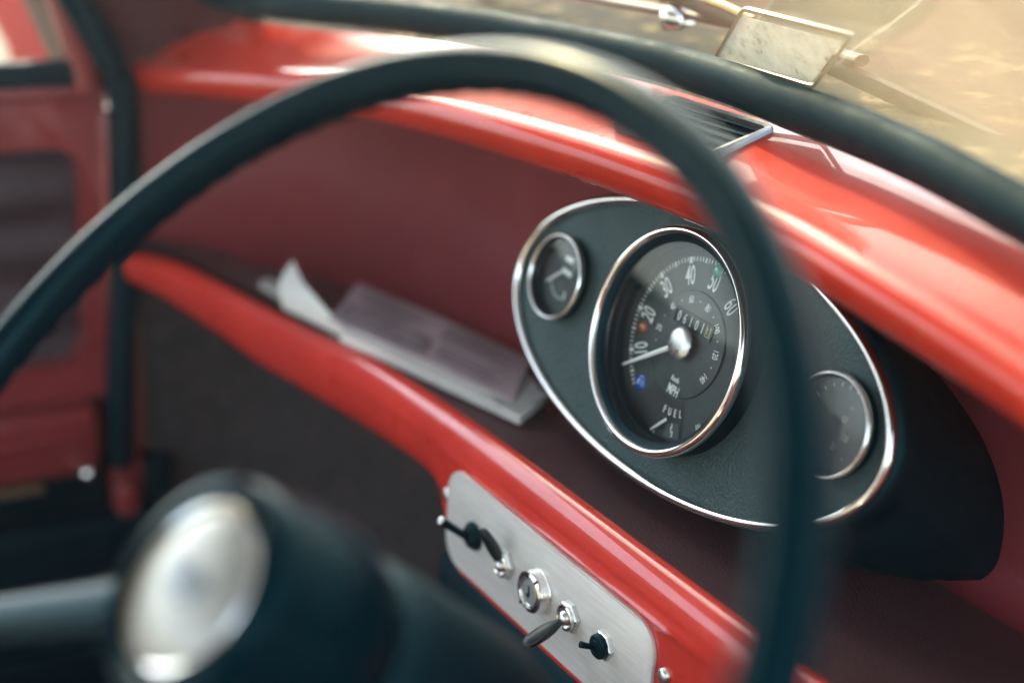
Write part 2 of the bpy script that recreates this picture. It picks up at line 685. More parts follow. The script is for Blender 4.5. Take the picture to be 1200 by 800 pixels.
LIPY = [(-.60, -.112), (-.573, -.102), (-.52, -.084), (-.432, -.065), (-.36, -.053), (-.262, -.0455), (-.17, -.0435), (-.125, -.0425), (.1, -.0425), (.3, -.042), (.9, -.042)]
LIPZ = [(-.60, -.1145), (-.573, -.1120), (-.5376, -.1085), (-.48, -.1085), (-.42, -.1095), (-.36, -.1085), (-.31, -.1045), (-.262, -.0990), (-.20, -.0945), (-.12, -.0918), (-.05, -.0905), (.05, -.090), (.9, -.090)]
LIPL = [(-.60, -.137), (-.555, -.1385), (-.521, -.1430), (-.447, -.1505), (-.40, -.1550), (-.34, -.1535), (-.274, -.1490), (-.22, -.1445), (-.175, -.1415), (-.150, -.144), (-.135, -.153), (-.124, -.170), (-.116, -.182), (-.100, -.1865), (.06, -.1865), (.12, -.185), (.16, -.17), (.22, -.15), (.9, -.148)]


def lip_y(x):
    return interp(LIPY, x)


def build_lip():
    rows = []
    xs = sorted(set(XS + [-.2 + .12 * i / 50 for i in range(51)]))
    for x in xs:
        yr, zr, zl = lip_y(x), interp(LIPZ, x), interp(LIPL, x)
        zl = min(zl, zr - .018)
        row = [(x, yr + .005, min(-.102, zr - .004)), (x, yr + .004, zr - .003), (x, yr + .0015, zr + .0005), (x, yr, zr + .0025), (x, yr - .002, zr + .0034)]
        sh = min(.020, (zr - zl) * .42)
        # rounded shoulder from the crest to the vertical face
        for k in range(1, 9):
            a = R(90 * k / 8)
            row.append((x, yr - .002 - .0135 * math.sin(a), zr + .0034 - sh * (1 - math.cos(a))))
        yf, zt = yr - .0155, zr + .0034 - sh
        h = zt - zl
        w = max(0, min(1, (x + .135) / .03)) * max(0, min(1, (.135 - x) / .03))
        rb, rd = .006 + .018 * (1 - w), .006 + .007 * (1 - w)
        rb = min(rb, h * .8)
        for k in range(1, 25):
            zz = zt - (h - rb) * k / 24
            rid = .0022 * w * math.exp(-((zz + .1090) / .0026) ** 2) * (1 + .25 * math.sin(x * 130) * math.sin(x * 47))
            row.append((x, yf + .0006 * k / 24 - rid, zz))
        for k in range(1, 9):
            a = R(90 * k / 8)
            row.append((x, yf + .0006 + rd * (1 - math.cos(a)), zl + rb - rb * math.sin(a)))
        row.append((x, yf + .02, zl + .001))
        rows.append(row)
    dparts(MB().grid(rows), 'shelf_lip', RED, 50)


build_back()
build_lip()


# demister vent let into the top of the dash rail
def build_vent():
    t = empty('demister_vent', (0, 0, 0), (0, 0, 0), dash)
    t.location = dash_inv @ Vector((-.016, .017, .1135))
    t.rotation_euler = (R(14), 0, R(3))
    o = rrect(.082, .045, .004, 4)
    i = rrect(.075, .038, .003, 4)
    mb = MB()
    rows = [[(x, y, -.006) for x, y in o], [(x, y, .0015) for x, y in o], [(x * .985, y * .985, .0026) for x, y in o], [(x, y, .0022) for x, y in i], [(x, y, -.007) for x, y in i]]
    mb.grid(rows, False, True)
    mb.build('vent_frame', DULL, t)
    mb = MB()
    for k in range(5):
        mb.box((0, -.016 + .008 * k, -.0005), (.074, .0012, .004), Matrix.Rotation(R(35), 3, 'X'))
    mb.box((0, 0, -.0015), (.0755, .0385, .001))
    mb.build('vent_louvre', DARK, t)


build_vent()

# ------------------------------------------------------------------ instrument cluster
TAU = R(14.5)
pod = thing(empty('instrument_cluster', (0, 0, 0), (-TAU, 0, 0)), 'oval black instrument cluster with chrome rim, a speedometer and two small gauges', 'instrument cluster')
PINV = Matrix.Rotation(TAU, 4, 'X')      # world -> pod frame
OX, OZ, OA, OB = -.004, -.0052, .1625, .0762


def oval(a, b, y, n=128, e=2.0):
    o = []
    for k in range(n):
        t = 2 * math.pi * k / n
        c, s = math.cos(t), math.sin(t)
        o.append(Vector((OX + a * math.copysign(abs(c) ** (2 / e), c), y, OZ + b * math.copysign(abs(s) ** (2 / e), s))))
    return o


def build_pod_shell():
    # flat face just inside the chrome bead, cut away for the three instruments
    bm = bmesh.new()
    for loop in [oval(OA - .003, OB - .003, .0162)] + [[Vector((cx + r * math.cos(2 * math.pi * k / 72), .0162, cz + r * math.sin(2 * math.pi * k / 72))) for k in range(72)]
                                                      for cx, cz, r in ((0, 0, .0612), (-.1208, .0004, .0250), (.1208, .0004, .0250))]:
        vs = [bm.verts.new(p) for p in loop]
        for i in range(len(vs)):
            bm.edges.new((vs[i], vs[(i + 1) % len(vs)]))
    bmesh.ops.triangle_fill(bm, edges=bm.edges[:], use_beauty=True, use_dissolve=False)
    me = bpy.data.meshes.new('face_plate')
    bm.to_mesh(me)
    bm.free()
    me.materials.append(BLACK)
    link(bpy.data.objects.new('face_plate', me), pod)
    MB().tube(oval(OA - .001, OB - .001, .0145), .0028, 14, False, True, 1., (0, 1, 0)).build('chrome_trim', CHROME, pod)
    # housing running back to the bulkhead, in world coordinates
    rows = [oval(OA - .0045, OB - .0045, .017), oval(OA + .0015, OB + .0015, .0172), oval(OA + .0035, OB + .0035, .0195), oval(OA + .0025, OB + .0025, .026)]
    for k in range(1, 9):
        t = k / 8
        rr = []
        for p in oval(OA + .002 - .004 * t, OB + .002 + .016 * t, .026, 128, 2 + .15 * t):
            w = PINV.inverted() @ p
            y1 = .114
            yy = w.y + (y1 - w.y) * t
            zz = w.z - .066 * t
            zz = max(zz, -.0940)
            rr.append(PINV @ Vector((w.x, yy, zz)))
        rows.append(rr)
    MB().grid(rows, False, True).build('housing', HOUSE, pod, 60)


build_pod_shell()
YM = Matrix(((1, 0, 0, 0), (0, 0, 1, 0), (0, -1, 0, 0), (0, 0, 0, 1))).to_4x4()


def dial_m(x, y, z, rot=0.):
    """frame on a dial: local x right, y up, z towards the driver"""
    m = Matrix(((1, 0, 0, x), (0, 0, -1, y), (0, 1, 0, z), (0, 0, 0, 1)))
    return m @ Matrix.Rotation(-rot, 4, 'Z')


def pol(r, a, y, cx=0, cz=0):
    a = R(a)
    return Vector((cx + r * math.sin(a), y, cz + r * math.cos(a)))


def fr(x, z, y=0):                              # lathe frame: +z axis points INTO the dash (+y)
    return axis_m((x, y, z), (0, 1, 0))


def build_speedo():
    body = MB().lathe([(.0605, .020), (.0622, .0165), (.0628, .006), (.0622, .003)], fr(0, 0), 96).build('speedometer', DARK, pod)
    MB().lathe([(.0622, .0052), (.0634, .0036), (.0637, .0012), (.0629, -.0010), (.0614, -.0019), (.0598, -.0016), (.0592, -.0010), (.0588, .0004), (.0587, .0020)], fr(0, 0), 128).build('bezel', CHROME, body, 60)
    MB().lathe([(.0590, .0010), (.0578, .0014), (.0560, .0024), (.0550, .0036), (.0548, .0050), (.0562, .009), (.0561, .0125), (.0550, .0135), (.0548, .0200)], fr(0, 0), 96).build('cup', DARK, body, 30)
    DY = .0186
    MB().lathe([(.0552, DY), (.040, DY), (.0305, DY), (.0300, DY + .0012)], fr(0, 0), 96).build('dial', DIAL, body)
    MB().lathe([(.0302, DY + .0008), (.0300, DY - .0009), (.0292, DY - .0013), (.001, DY - .0013)], fr(0, 0), 96, False, True).build('inner_dial', DIAL2, body, 30)
    A = lambda v: -113 + (v - 10) * 3.03
    num = MB()
    for v in range(10, 61, 10):
        a = A(v)
        text_mb(num, str(v), .0158, dial_m(*pol(.0380, a, DY - .0002), R(a)), .50, .00004)
    num.build('mph_numerals', WHITE, body)
    tk = MB()
    for k in range(2, 60):
        a = A(k)
        big, mid = k % 10 == 0, k % 5 == 0
        r0, w = (.0452, .0022) if big else (.0458, .0012) if mid else (.0463, .0006)
        m = dial_m(*pol((r0 + .0488) / 2, a, DY - .0002), R(a))
        b = MB().box((0, 0, 0), (w, .0488 - r0, .0003))
        tk.add([m @ p for p in b.v], b.f)
    tk.build('mph_ticks', WHITE, body)
    km = MB()
    yi = DY - .0014
    for v, a in ((20, -87), (40, -51), (60, -15), (80, 19), (100, 51), (120, 84), (140, 119)):
        text_mb(km, str(v), .0060, dial_m(*pol(.0247, a, yi), R(a)), .62)
    for a in (-104, -69, -33, 2, 35, 67.5, 101):
        b = MB().lathe([(.00045, 0), (.0001, .0002)], dial_m(*pol(.0250, a, yi)), 8, False, True)
        km.add(b.v, b.f)
    text_mb(km, 'Km/h', .0042, dial_m(.0008, yi, -.0205, R(4)), .75)
    text_mb(km, 'MPH', .0080, dial_m(.0016, yi, -.0268, R(3)), .60, .00006)
    km.build('kmh_markings', WHITE, body)
    # odometer
    od = MB()
    ang = R(2)
    ox, oz = .0012, .0122
    fm = dial_m(ox, yi - .0001, oz, ang)
    o, i = rrect(.0345, .0096, .0012, 3), rrect(.0315, .0070, .0006, 3)
    b = MB().grid([[fm @ Vector((x, y, -.001)) for x, y in o], [fm @ Vector((x, y, .0009)) for x, y in o], [fm @ Vector((x, y, .0007)) for x, y in i], [fm @ Vector((x, y, -.0006)) for x, y in i]], False, True)
    od.add(b.v, b.f)
    fo = od.build('odometer', DIAL2, body, 30)
    wn = MB()
    wn.add([fm @ Vector((x * 1.0, y * 1.0, .00005)) for x, y in i], [tuple(range(len(i)))])
    wn.build('odometer_window', ODO, body)
    dg = MB()
    for k, c in enumerate('06101'):
        text_mb(dg, c, .0084, fm @ Matrix.Translation((-.0126 + .0052 * k, 0, .0003)), .62)
    dg.build('odometer_digits', WHITE, body)
    lw = MB()
    lw.box((0, 0, 0), (.0044, .0062, .0003))
    lw.v = [fm @ (v + Vector((.0132, 0, .00025))) for v in lw.v]
    lw.build('odometer_end_wheel', CREAM, body)
    le = MB()
    text_mb(le, '3', .0080, fm @ Matrix.Translation((.0132, 0, .0006)), .62)
    le.build('odometer_end_digit', ODO, body)
    # warning lenses
    for nm, mt, x, z, r in (('amber_warning_lens', AMBER, -.0396, -.0030, .0028), ('blue_warning_lens', BLUE, -.0270, -.0325, .0036), ('green_warning_lens', GREEN, .0058, .0445, .0034)):
        MB().lathe([(r * 1.2, 0), (r * 1.15, .0009), (r, .001), (r * .8, .0017), (r * .4, .0021), (r * .05, .0022)], dial_m(x, DY, z), 32, False, True).build(nm, mt, body, 60)
    mk = MB()
    text_mb(mk, 'S', .0034, dial_m(-.0270, DY - .0026, -.0325), .9)
    mk.build('lens_mark', WHITE, body)
    # fuel gauge window at the foot of the dial
    fs = MB()
    seg = [pol(.0315, a, DY - .0003) for a in range(158, 214, 4)] + [pol(.0545, a, DY - .0003) for a in range(212, 156, -4)]
    fs.add(seg, [tuple(range(len(seg)))])
    fs.build('fuel_dial', ODO, body)
    fp = MB()
    seg = [pol(.0440, a, DY - .0006) for a in range(162, 177, 3)] + [pol(.0530, a, DY - .0006) for a in range(176, 160, -3)]
    fp.add(seg, [tuple(range(len(seg)))])
    fp.build('fuel_sector', DIAL2, body)
    ft = MB()
    for c, a in zip('FUEL', (181.5, 174.5, 168, 161.5)):
        text_mb(ft, c, .0062, dial_m(*pol(.0388, a, DY - .0006), R(a + 180)), .6, .00003)
    text_mb(ft, '1', .0046, dial_m(*pol(.0462, 168.5, DY - .001), R(345)), .8)
    text_mb(ft, '2', .0046, dial_m(*pol(.0503, 167.5, DY - .001), R(345)), .8)
    text_mb(ft, '/', .0052, dial_m(*pol(.0483, 168.8, DY - .001), R(320)), .8)
    text_mb(ft, '101', .0056, dial_m(*pol(.0478, 143, DY - .0006), R(325)), .55)
    for a in (184, 187):
        b = MB().lathe([(.0006, 0), (.0003, .0003)], dial_m(*pol(.0535, a, DY - .0008)), 8, False, True)
        ft.add(b.v, b.f)
    ft.build('fuel_markings', WHITE, body)
    a0, a1 = Vector((.0052, DY - .0028, -.0425)), Vector((-.0042, DY - .0028, -.0520))
    MB().tube([a0, a0.lerp(a1, .5), a1], [.0009, .0009, .0006], 8, True, False, .4, (0, 1, 0)).build('fuel_needle', NEEDLE, body)
    # needle and its boss
    yn = .0135
    p0 = pol(.006, -123.5, yn)
    p1 = pol(.0495, -123.5, yn)
    MB().tube([p0, p0.lerp(p1, .5), p1], [.0016, .0014, .0007], 10, True, False, .35, (0, 1, 0)).build('needle', NEEDLE, body)
    MB().lathe([(.0016, DY), (.0016, yn + .001), (.0086, yn + .001), (.0094, yn), (.0092, yn - .0012), (.0080, yn - .0022), (.0040, yn - .0027), (.0004, yn - .0028)], fr(0, 0), 40, False, True).build('needle_boss', SATIN, body, 35)
    MB().lathe([(.0572, .0042), (.040, .0034), (.02, .0029), (.0006, .0027)], fr(0, 0), 64, False, True).build('glass', GAUGEGLASS, body)


def build_small(x, kind):
    z, y = .0004, .0089
    body = MB().lathe([(.0248, .020), (.0256, .0165), (.0258, .0125), (.0254, .0108)], fr(x, z), 64).build('small_gauge', DARK, pod)
    body['label'] = 'small round gauge with a needle, nearer the papers' if kind == 'left' else 'small round gauge with faint lettering, nearer the dark end of the housing'
    MB().lathe([(.0256, .0122), (.0265, .0108), (.0266, .0090), (.0260, .0080), (.0252, .0078), (.0246, .0084), (.0244, .0098)], fr(x, z), 96).build('bezel', CHROME, body, 60)
    MB().lathe([(.0246, .0090), (.0236, .0100), (.0234, .0165)], fr(x, z), 64).build('cup', DARK, body)
    DY = .0165
    MB().lathe([(.0238, DY), (.001, DY)], fr(x, z), 64, False, True).build('dial', DIAL, body)
    mk = MB()
    if kind == 'left':
        for px, pz, w, h in ((.0005, .0120, .0078, .0030), (.0012, .0040, .0100, .0032)):
            m = dial_m(x + px, DY - .0003, z + pz, R(4))
            b = MB().box((0, 0, 0), (w, h, .0004))
            mk.add([m @ p for p in b.v], b.f)
        b = MB().box((0, 0, 0), (.0010, .0046, .0004))
        m = dial_m(x + .0052, DY - .0003, z - .0098, R(-10))
        mk.add([m @ p for p in b.v], b.f)
        mk.build('gauge_markings', WHITE, body)
        arc = MB()
        pts = [pol(.0128, a, DY - .0003, x, z) for a in range(160, 262, 6)]
        arc.tube(pts, .0008, 6, True, False, .4, (0, 1, 0))
        arc.build('gauge_arc', FAINT, body)
        seg = [pol(.0112, a, DY - .0002, x, z) for a in range(130, 256, 6)] + [pol(.002, 195, DY - .0002, x, z)]
        sg = MB()
        sg.add(seg, [tuple(range(len(seg)))])
        sg.build('gauge_sector', DIAL2, body)
        a0, a1 = Vector((x - .0005, DY - .003, z + .0036)), Vector((x - .0128, DY - .003, z - .0062))
        MB().tube([a0, a0.lerp(a1, .5), a1], [.0009, .0009, .0006], 8, True, False, .5, (0, 1, 0)).build('needle', NEEDLE, body)
    else:
        for px, pz, s in ((.005, .0115, '-'), (.003, .0045, '60'), (.0065, -.0035, '100'), (.002, -.0100, '30'), (.0095, -.013, '-')):
            text_mb(mk, s, .0050, dial_m(x + px, DY - .0003, z + pz, R(6)), .7)
        for k in range(17):
            a = -120 + 15 * k
            m = dial_m(*pol(.0205, a, DY - .0003, x, z), R(a))
            b = MB().box((0, 0, 0), (.0007, .0030 if k % 4 == 0 else .0016, .0003))
            mk.add([m @ p for p in b.v], b.f)
        mk.build('gauge_markings', FAINT, body)
    MB().lathe([(.0240, .0106), (.012, .0098), (.0004, .0096)], fr(x, z), 48, False, True).build('glass', GAUGEGLASS, body)


build_speedo()
build_small(-.1208, 'left')
build_small(.1208, 'right')

# ------------------------------------------------------------------ switch panel
sp = thing(empty('switch_panel', (-.012, -.0590, -.1455)), 'brushed metal switch panel with four toggles and a key lock on the red shelf lip', 'switch panel')
PX, PZ = -.012, -.1455          # panel centre; child coordinates are relative to it


def build_panel():
    MB().prism(rrect(.212, .0640, .017, 10), (1, 0, 0), (0, 0, 1), (0, .0022, 0), (0, -.0012, 0), .0005).build('plate', PLATE, sp, 30)
    y0 = -.0012

    def hexnut(mb, x, z, r, h, rot=0.):
        o = [(x + r * math.cos(R(60 * k + rot)), z + r * math.sin(R(60 * k + rot))) for k in range(6)]
        rows = [[Vector((a, y0, b)) for a, b in o], [Vector((a, y0 - h * .8, b)) for a, b in o], [Vector((x + (a - x) * .90, y0 - h, z + (b - z) * .90)) for a, b in o]]
        mb.grid(rows, False, True, True)

    def ax(x, z):                                # lathe frame: axis towards the driver
        return axis_m((x, y0, z), (0, -1, 0))

    def switch(x, z, label):
        t = empty('toggle_switch', (0, 0, 0), (0, 0, 0), sp)
        t['label'] = label
        return t

    # 1: black bushed switch with a thin lever
    x, z = -.0712, -.0010
    t = switch(x, z, 'black toggle switch with a long thin lever, at the end near the upper screw')
    MB().lathe([(.0088, 0), (.0088, .0018), (.0080, .0027), (.0074, .0027), (.0070, .0042), (.0054, .0047), (.0048, .0056), (.002, .0060)], ax(x, z), 40, False, True).build('bushing', DARK, t, 30)
    a, b = Vector((x, y0 - .005, z)), Vector((x - .0005, y0 - .0235, z + .0150))
    MB().tube([a, a.lerp(b, .5), b], [.0023, .0024, .0026], 14, True).build('lever', RIMM, t)
    c = b + (b - a).normalized() * .0018
    MB().tube([b + (a - b).normalized() * .001, b.lerp(c, .6), c], [.00255, .00255, .0016], 14, True).build('lever_tip', SATIN, t)

    def paddle(x, z, d, L, lab, wide, deep):
        t = switch(x, z, lab)
        mb = MB()
        hexnut(mb, x, z, .0092, .0032, 12)
        mb.build('hex_nut', SATIN, t, 20)
        MB().lathe([(.0076, .0030), (.0074, .0046), (.0066, .0050), (.0058, .0046), (.0056, .0020), (.002, .0018)], ax(x, z), 40).build('collar', CHROME, t, 30)
        d = Vector(d).normalized()
        c = Vector((x, y0 - .0022, z))
        pr = [(.0046 * math.sin(R(15 * k)), .0046 * math.cos(R(15 * k)) * -1) for k in range(13)]
        MB().lathe([(max(r, .0001), h) for r, h in pr], axis_m(c + Vector((0, -.0008, 0)), d), 28).build('ball', SATIN, t)
        # flattened paddle growing from the ball
        side = d.cross(Vector((0, -1, 0))).normalized()
        thin = side.cross(d).normalized()
        rows = []
        for s_, w, h in ((.0030, .0016, .0016), (.0050, .0020, .0019), (.0075, .0030, .0021), (.011, .0038, .0021), (.015, .0040, .0019), (.0185, .0038, .0016), (.0208, .0030, .0012), (.0220, .0014, .0005)):
            q = c + d * (s_ * L / .022 + .001)
            ring = []
            for k in range(20):
                aa = 2 * math.pi * k / 20
                ca, sa = math.cos(aa), math.sin(aa)
                ring.append(q + side * w * wide * math.copysign(abs(ca) ** .8, ca) + thin * h * deep * math.copysign(abs(sa) ** .8, sa))
            rows.append(ring)
        MB().grid(rows, False, True, True).build('lever', PADDLE, t, 50)

    paddle(-.0344, -.0012, (-.02, -.51, .86), .0295, 'chrome toggle switch with its black paddle flicked up, next to the key lock', .9, 1.75)
    paddle(.0335, .0010, (-.03, -.93, -.38), .0280, 'chrome toggle switch with its black paddle pointing down, next to the key lock', 1.15, 1.5)
    # 5: black switch with a stub lever
    x, z = .0658, .0015
    t = switch(x, z, 'black toggle switch with a short stub lever and metal nut, at the lower end of the plate')
    mb = MB()
    hexnut(mb, x, z, .0084, .0028, 0)
    mb.build('hex_nut', SATIN, t, 20)
    MB().lathe([(.0068, .002), (.0068, .0052), (.0060, .0060), (.0040, .0062), (.0036, .0070), (.002, .0072)], ax(x, z), 36, False, True).build('bushing', DARK, t, 30)
    a, b = Vector((x, y0 - .0065, z)), Vector((x - .0020, y0 - .0145, z + .0030))
    MB().tube([a, a.lerp(b, .5), b, b + (b - a) * .05], [.0015, .0016, .0019, .0012], 14, True).build('lever', RIMM, t)
    # ignition lock
    x, z = .0012, .0005
    k = MB().lathe([(.0126, 0), (.0128, .0006), (.0124, .0016), (.0124, .0054), (.0120, .0070), (.0106, .0078), (.0095, .0076), (.0091, .0064)], ax(x, z), 64).build('ignition_lock', CHROME, sp, 30)
    MB().lathe([(.0090, .0066), (.0086, .0072), (.0078, .0074), (.0074, .0070), (.0073, .0064)], ax(x, z), 48).build('lock_ring', SATIN, k, 30)
    MB().lathe([(.0073, .0066), (.0070, .0070), (.0004, .0071)], ax(x, z), 48, False, True).build('lock_barrel', BARREL, k, 30)
    mb = MB()
    mb.box((x + .0002, y0 - .00715, z + .0010), (.0013, .0003, .0056), Matrix.Rotation(R(-12), 3, 'Y'))
    mb.lathe([(.0015, .0070), (.0015, .0073), (.0003, .00732)], ax(x - .0006, z - .0022), 16, False, True)
    mb.build('keyhole', ODO, k)
    mb = MB()
    for a_ in (55, 235):
        q = Vector((x + .0112 * math.cos(R(a_)), y0 - .0072, z + .0112 * math.sin(R(a_))))
        mb.box(q, (.0030, .0016, .0014), Matrix.Rotation(R(-a_), 3, 'Y'))
    mb.build('lock_notch', ODO, k)
    # screws either side, in the painted lip
    for x_, z_ in ((-.1095, .0090), (.1135, .0105)):
        s_ = MB().lathe([(.0043, -.0012), (.0042, .0004), (.0036, .0014), (.0022, .0021), (.0003, .0023)], axis_m((x_, .0006, z_), (0, -1, 0)), 28, False, True).build('panel_screw', SATIN, sp)


BARREL = principled('grey_lock_barrel', (.34, .35, .34), .45, .4)
PADDLE = principled('grey_black_paddle', (.007, .016, .018), .38)
bump(PADDLE, noise(PADDLE, 300, 3), .06, .0004)
build_panel()

# ------------------------------------------------------------------ papers on the shelf
ZF = -.0995


def sheet_block(name, corners, z0, z1, mat, parent=None, wob=.0, seg=14, edge=None):
    """a bound or folded sheet pile: quad corners (A,B,C,D), gently uneven top"""
    A, B, C, D = [Vector((*c, 0)) for c in corners]
    rnd = random.Random(len(name) * 7 + int(z1 * 1e5))
    ph = [rnd.uniform(0, 6) for _ in range(4)]
    top, bot = [], []
    for i in range(seg + 1):
        u = i / seg
        rt, rb = [], []
        for j in range(seg + 1):
            v = j / seg
            p = A.lerp(B, u).lerp(D.lerp(C, u), v)
            h = wob * (math.sin(u * 7 + ph[0]) * .5 + math.sin(v * 5 + u * 3 + ph[1]) * .5)
            rt.append((p.x, p.y, z1 + h))
            rb.append((p.x, p.y, z0))
        top.append(rt)
        bot.append(rb)
    mb = MB().grid(top).grid(bot)
    ring = lambda g_: [g_[i][0] for i in range(seg)] + [g_[seg][j] for j in range(seg)] + [g_[i][seg] for i in range(seg, 0, -1)] + [g_[0][j] for j in range(seg, 0, -1)]
    mb.grid([ring(bot), ring(top)], False, True)
    return mb.build(name, mat, parent, 30)


leaf = sheet_block('folded_leaflet', ((-.2957, -.0507), (-.1192, -.0099), (-.1432, .0252), (-.3492, .0042)), -.0975, -.0915, PAPER, None, .0006)
thing(leaf, 'white folded leaflet lying along the red shelf lip, under the printed magazine', 'leaflet')
mag = sheet_block('magazine', ((-.3200, -.0480), (-.1400, -.0030), (-.1964, .0466), (-.3850, .0060)), -.0906, -.0886, PAGE, None, .0012)
thing(mag, 'mauve grey printed magazine lying on the white leaflet beside the instrument cluster', 'magazine')


def build_print():
    A, B, C, D = [Vector((x, y, 0)) for x, y in ((-.3200, -.0480), (-.1400, -.0030), (-.1964, .0466), (-.3850, .0060))]
    at = lambda u, v: A.lerp(B, u).lerp(D.lerp(C, u), v) + Vector((0, 0, -.0871))
    def patch(mb, u0, u1, v0, v1, n=6):
        mb.grid([[at(u0 + (u1 - u0) * i / n, v0 + (v1 - v0) * j / n) for j in range(n + 1)] for i in range(n + 1)])
    pic = MB()
    patch(pic, .04, .52, .10, .46)
    pic.build('printed_picture', PRINT, mag, 80)
    tx = MB()
    for k in range(9):
        if k < 3:
            patch(tx, .58, .94 - .05 * (k % 2), .14 + .10 * k, .175 + .10 * k, 3)
        patch(tx, .08, .46 - .06 * (k % 3), .54 + .042 * k, .556 + .042 * k, 3)
        patch(tx, .56, .92 - .07 * (k % 2), .50 + .046 * k, .518 + .046 * k, 3)
    tx.build('printed_text', PRINT, mag, 80)


PRINT = principled('grey_print', (.20, .19, .21), .6)
colour(PRINT, ramp(PRINT, noise(PRINT, 45, 5, .6), [(.3, (.17, .14, .15)), (.55, (.27, .22, .23)), (.75, (.36, .29, .30))]))
build_print()
und = sheet_block('brochure', ((-.1502, -.0160), (-.1231, -.0114), (-.1421, .0218), (-.1800, .0340)), -.0911, -.0908, FOIL, None, .0001, 6)
thing(und, 'small grey green brochure corner showing from under the magazine', 'brochure')


def build_flap():
    rows = []
    for i in range(13):
        u = i / 12
        a = Vector((-.3850, -.0560, -.1020)).lerp(Vector((-.3050, -.0430, -.1000)), u)
        b = Vector((-.4030, -.0450, -.0765)).lerp(Vector((-.3000, -.0465, -.0925)), u)
        row = []
        for j in range(11):
            v = j / 10
            p = a.lerp(b, v)
            p += Vector((-.003, -.004, .002)) * math.sin(v * math.pi) * (1 - u)
            if u < .25:
                p += Vector((-.006, .006, .002)) * (v ** 3) * (1 - u / .25)
            row.append(p)
        rows.append(row)
    off = Vector((.0008, .0012, .0008))
    rows2 = [[p + off for p in r] for r in rows]
    mb = MB().grid(rows).grid(rows2)
    ring = lambda g_: [g_[i][0] for i in range(12)] + [g_[12][j] for j in range(10)] + [g_[i][10] for i in range(12, 0, -1)] + [g_[0][j] for j in range(10, 0, -1)]
    mb.grid([ring(rows), ring(rows2)], False, True)
    o = mb.build('paper_flap', PAPER, None, 60)
    return o


thing(build_flap(), 'curled white sheet of paper standing up from the shelf at the end of the leaflet', 'sheet of paper')
sl_ = sheet_block('silver_card', ((-.4293, -.0570), (-.3976, -.0540), (-.4150, -.0430), (-.4380, -.0460)), -.0990, -.0950, FOIL, None, .0005, 6)
thing(sl_, 'small silver grey card on the shelf behind the curled white sheet', 'card')

# ------------------------------------------------------------------ windscreen
ws = thing(empty('windscreen', (0, .04, .13)), 'windscreen glass in a thick black rubber seal above the red dashboard', 'windscreen')
wsi = Matrix.Translation((0, -.04, -.13))


def build_windscreen():
    pts = [(x, interp(SEAL_Y, x), seal_z(x)) for x in [-.46 + .02 * k for k in range(64)]]
    # corner at the passenger side: the seal turns up the pillar
    corner = [(-.505, -.175, .290), (-.532, -.138, .218), (-.546, -.105, .160), (-.535, -.082, .121), (-.503, -.071, .103)]
    path = smooth_path(corner + pts, 170)
    rows = []
    n = len(path)
    for i, p in enumerate(path):
        t = (path[min(i + 1, n - 1)] - path[max(i - 1, 0)]).normalized()
        nrm = Vector((0, .80, .60))                 # out of the screen, towards the sky
        nrm = (nrm - t * nrm.dot(t)).normalized()
        inn = nrm.cross(t)                          # towards the middle of the glass
        if inn.z < 0 and i > 60:
            inn = -inn
        if i <= 60 and inn.dot(Vector((.5, 0, 1))) < 0:
            inn = -inn
        prof = [(.004, -.004), (.002, -.0085), (.005, -.0120), (.010, -.0125), (.0155, -.0105), (.0195, -.0070), (.0212, -.0020), (.0205, .004), (.015, .008), (.008, .008), (.004, .004)]
        rows.append([p + inn * a + nrm * (b + .012) for a, b in prof])
    mb = MB().grid(rows, False, True, True)
    mb.v = [wsi @ v for v in mb.v]
    mb.build('seal', RUBBER, ws, 50)
    # glass rising from the seal and leaning back over the dash
    rows = []
    for k in range(40):
        x = -.60 + 1.4 * k / 39
        y, z = interp(SEAL_Y, x) + .014, seal_z(x) + .012
        rows.append([wsi @ Vector((x * (1 - .12 * q), y - .24 * q - .03 * q * q, z + (.46 - z) * q)) for q in [j / 12 for j in range(13)]])
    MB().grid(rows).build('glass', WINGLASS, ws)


build_windscreen()


# permit holder stuck inside the lower edge of the glass
def build_permit():
    o = Vector((.0116, .0470, .1596))
    n = Vector((0, -.83, -.55)).normalized()
    u = Vector((1, .005, -.01))
    u = (u - n * u.dot(n)).normalized()
    v = u.cross(n)
    if v.z < 0:
        v = -v
    ph = empty('permit_holder', o)
    sk = lambda p, s: (p[0] + 1.07 * p[1], p[1])
    sh = [sk(p, 0) for p in rrect(.074, .0335, .0015, 3)]
    b = [sk(p, 0) for p in rrect(.082, .0440, .003, 4)]
    i = [sk(p, 0) for p in rrect(.077, .0385, .002, 4)]
    MB().prism(sh, u, v, -n * .0008, n * .0032).build('silver_paper', FOIL, ph, 30)
    MB().prism(b, u, v, -n * .0004, n * .0022).build('clear_sleeve', CLEAR, ph, 30)
    rows = [[u * x + v * y + n * h for x, y in q] for q, h in ((b, 0.0002), (b, .0019), (i, .0019), (i, .0002))]
    MB().grid(rows, True, True).build('sleeve_rim', RIMP, ph, 30)
    thing(ph, 'worn silver permit in a clear plastic holder stuck to the windscreen above the seal', 'permit holder')


RIMP = principled('dull_plastic_rim', (.42, .40, .33), .3, 0, .3)
build_permit()


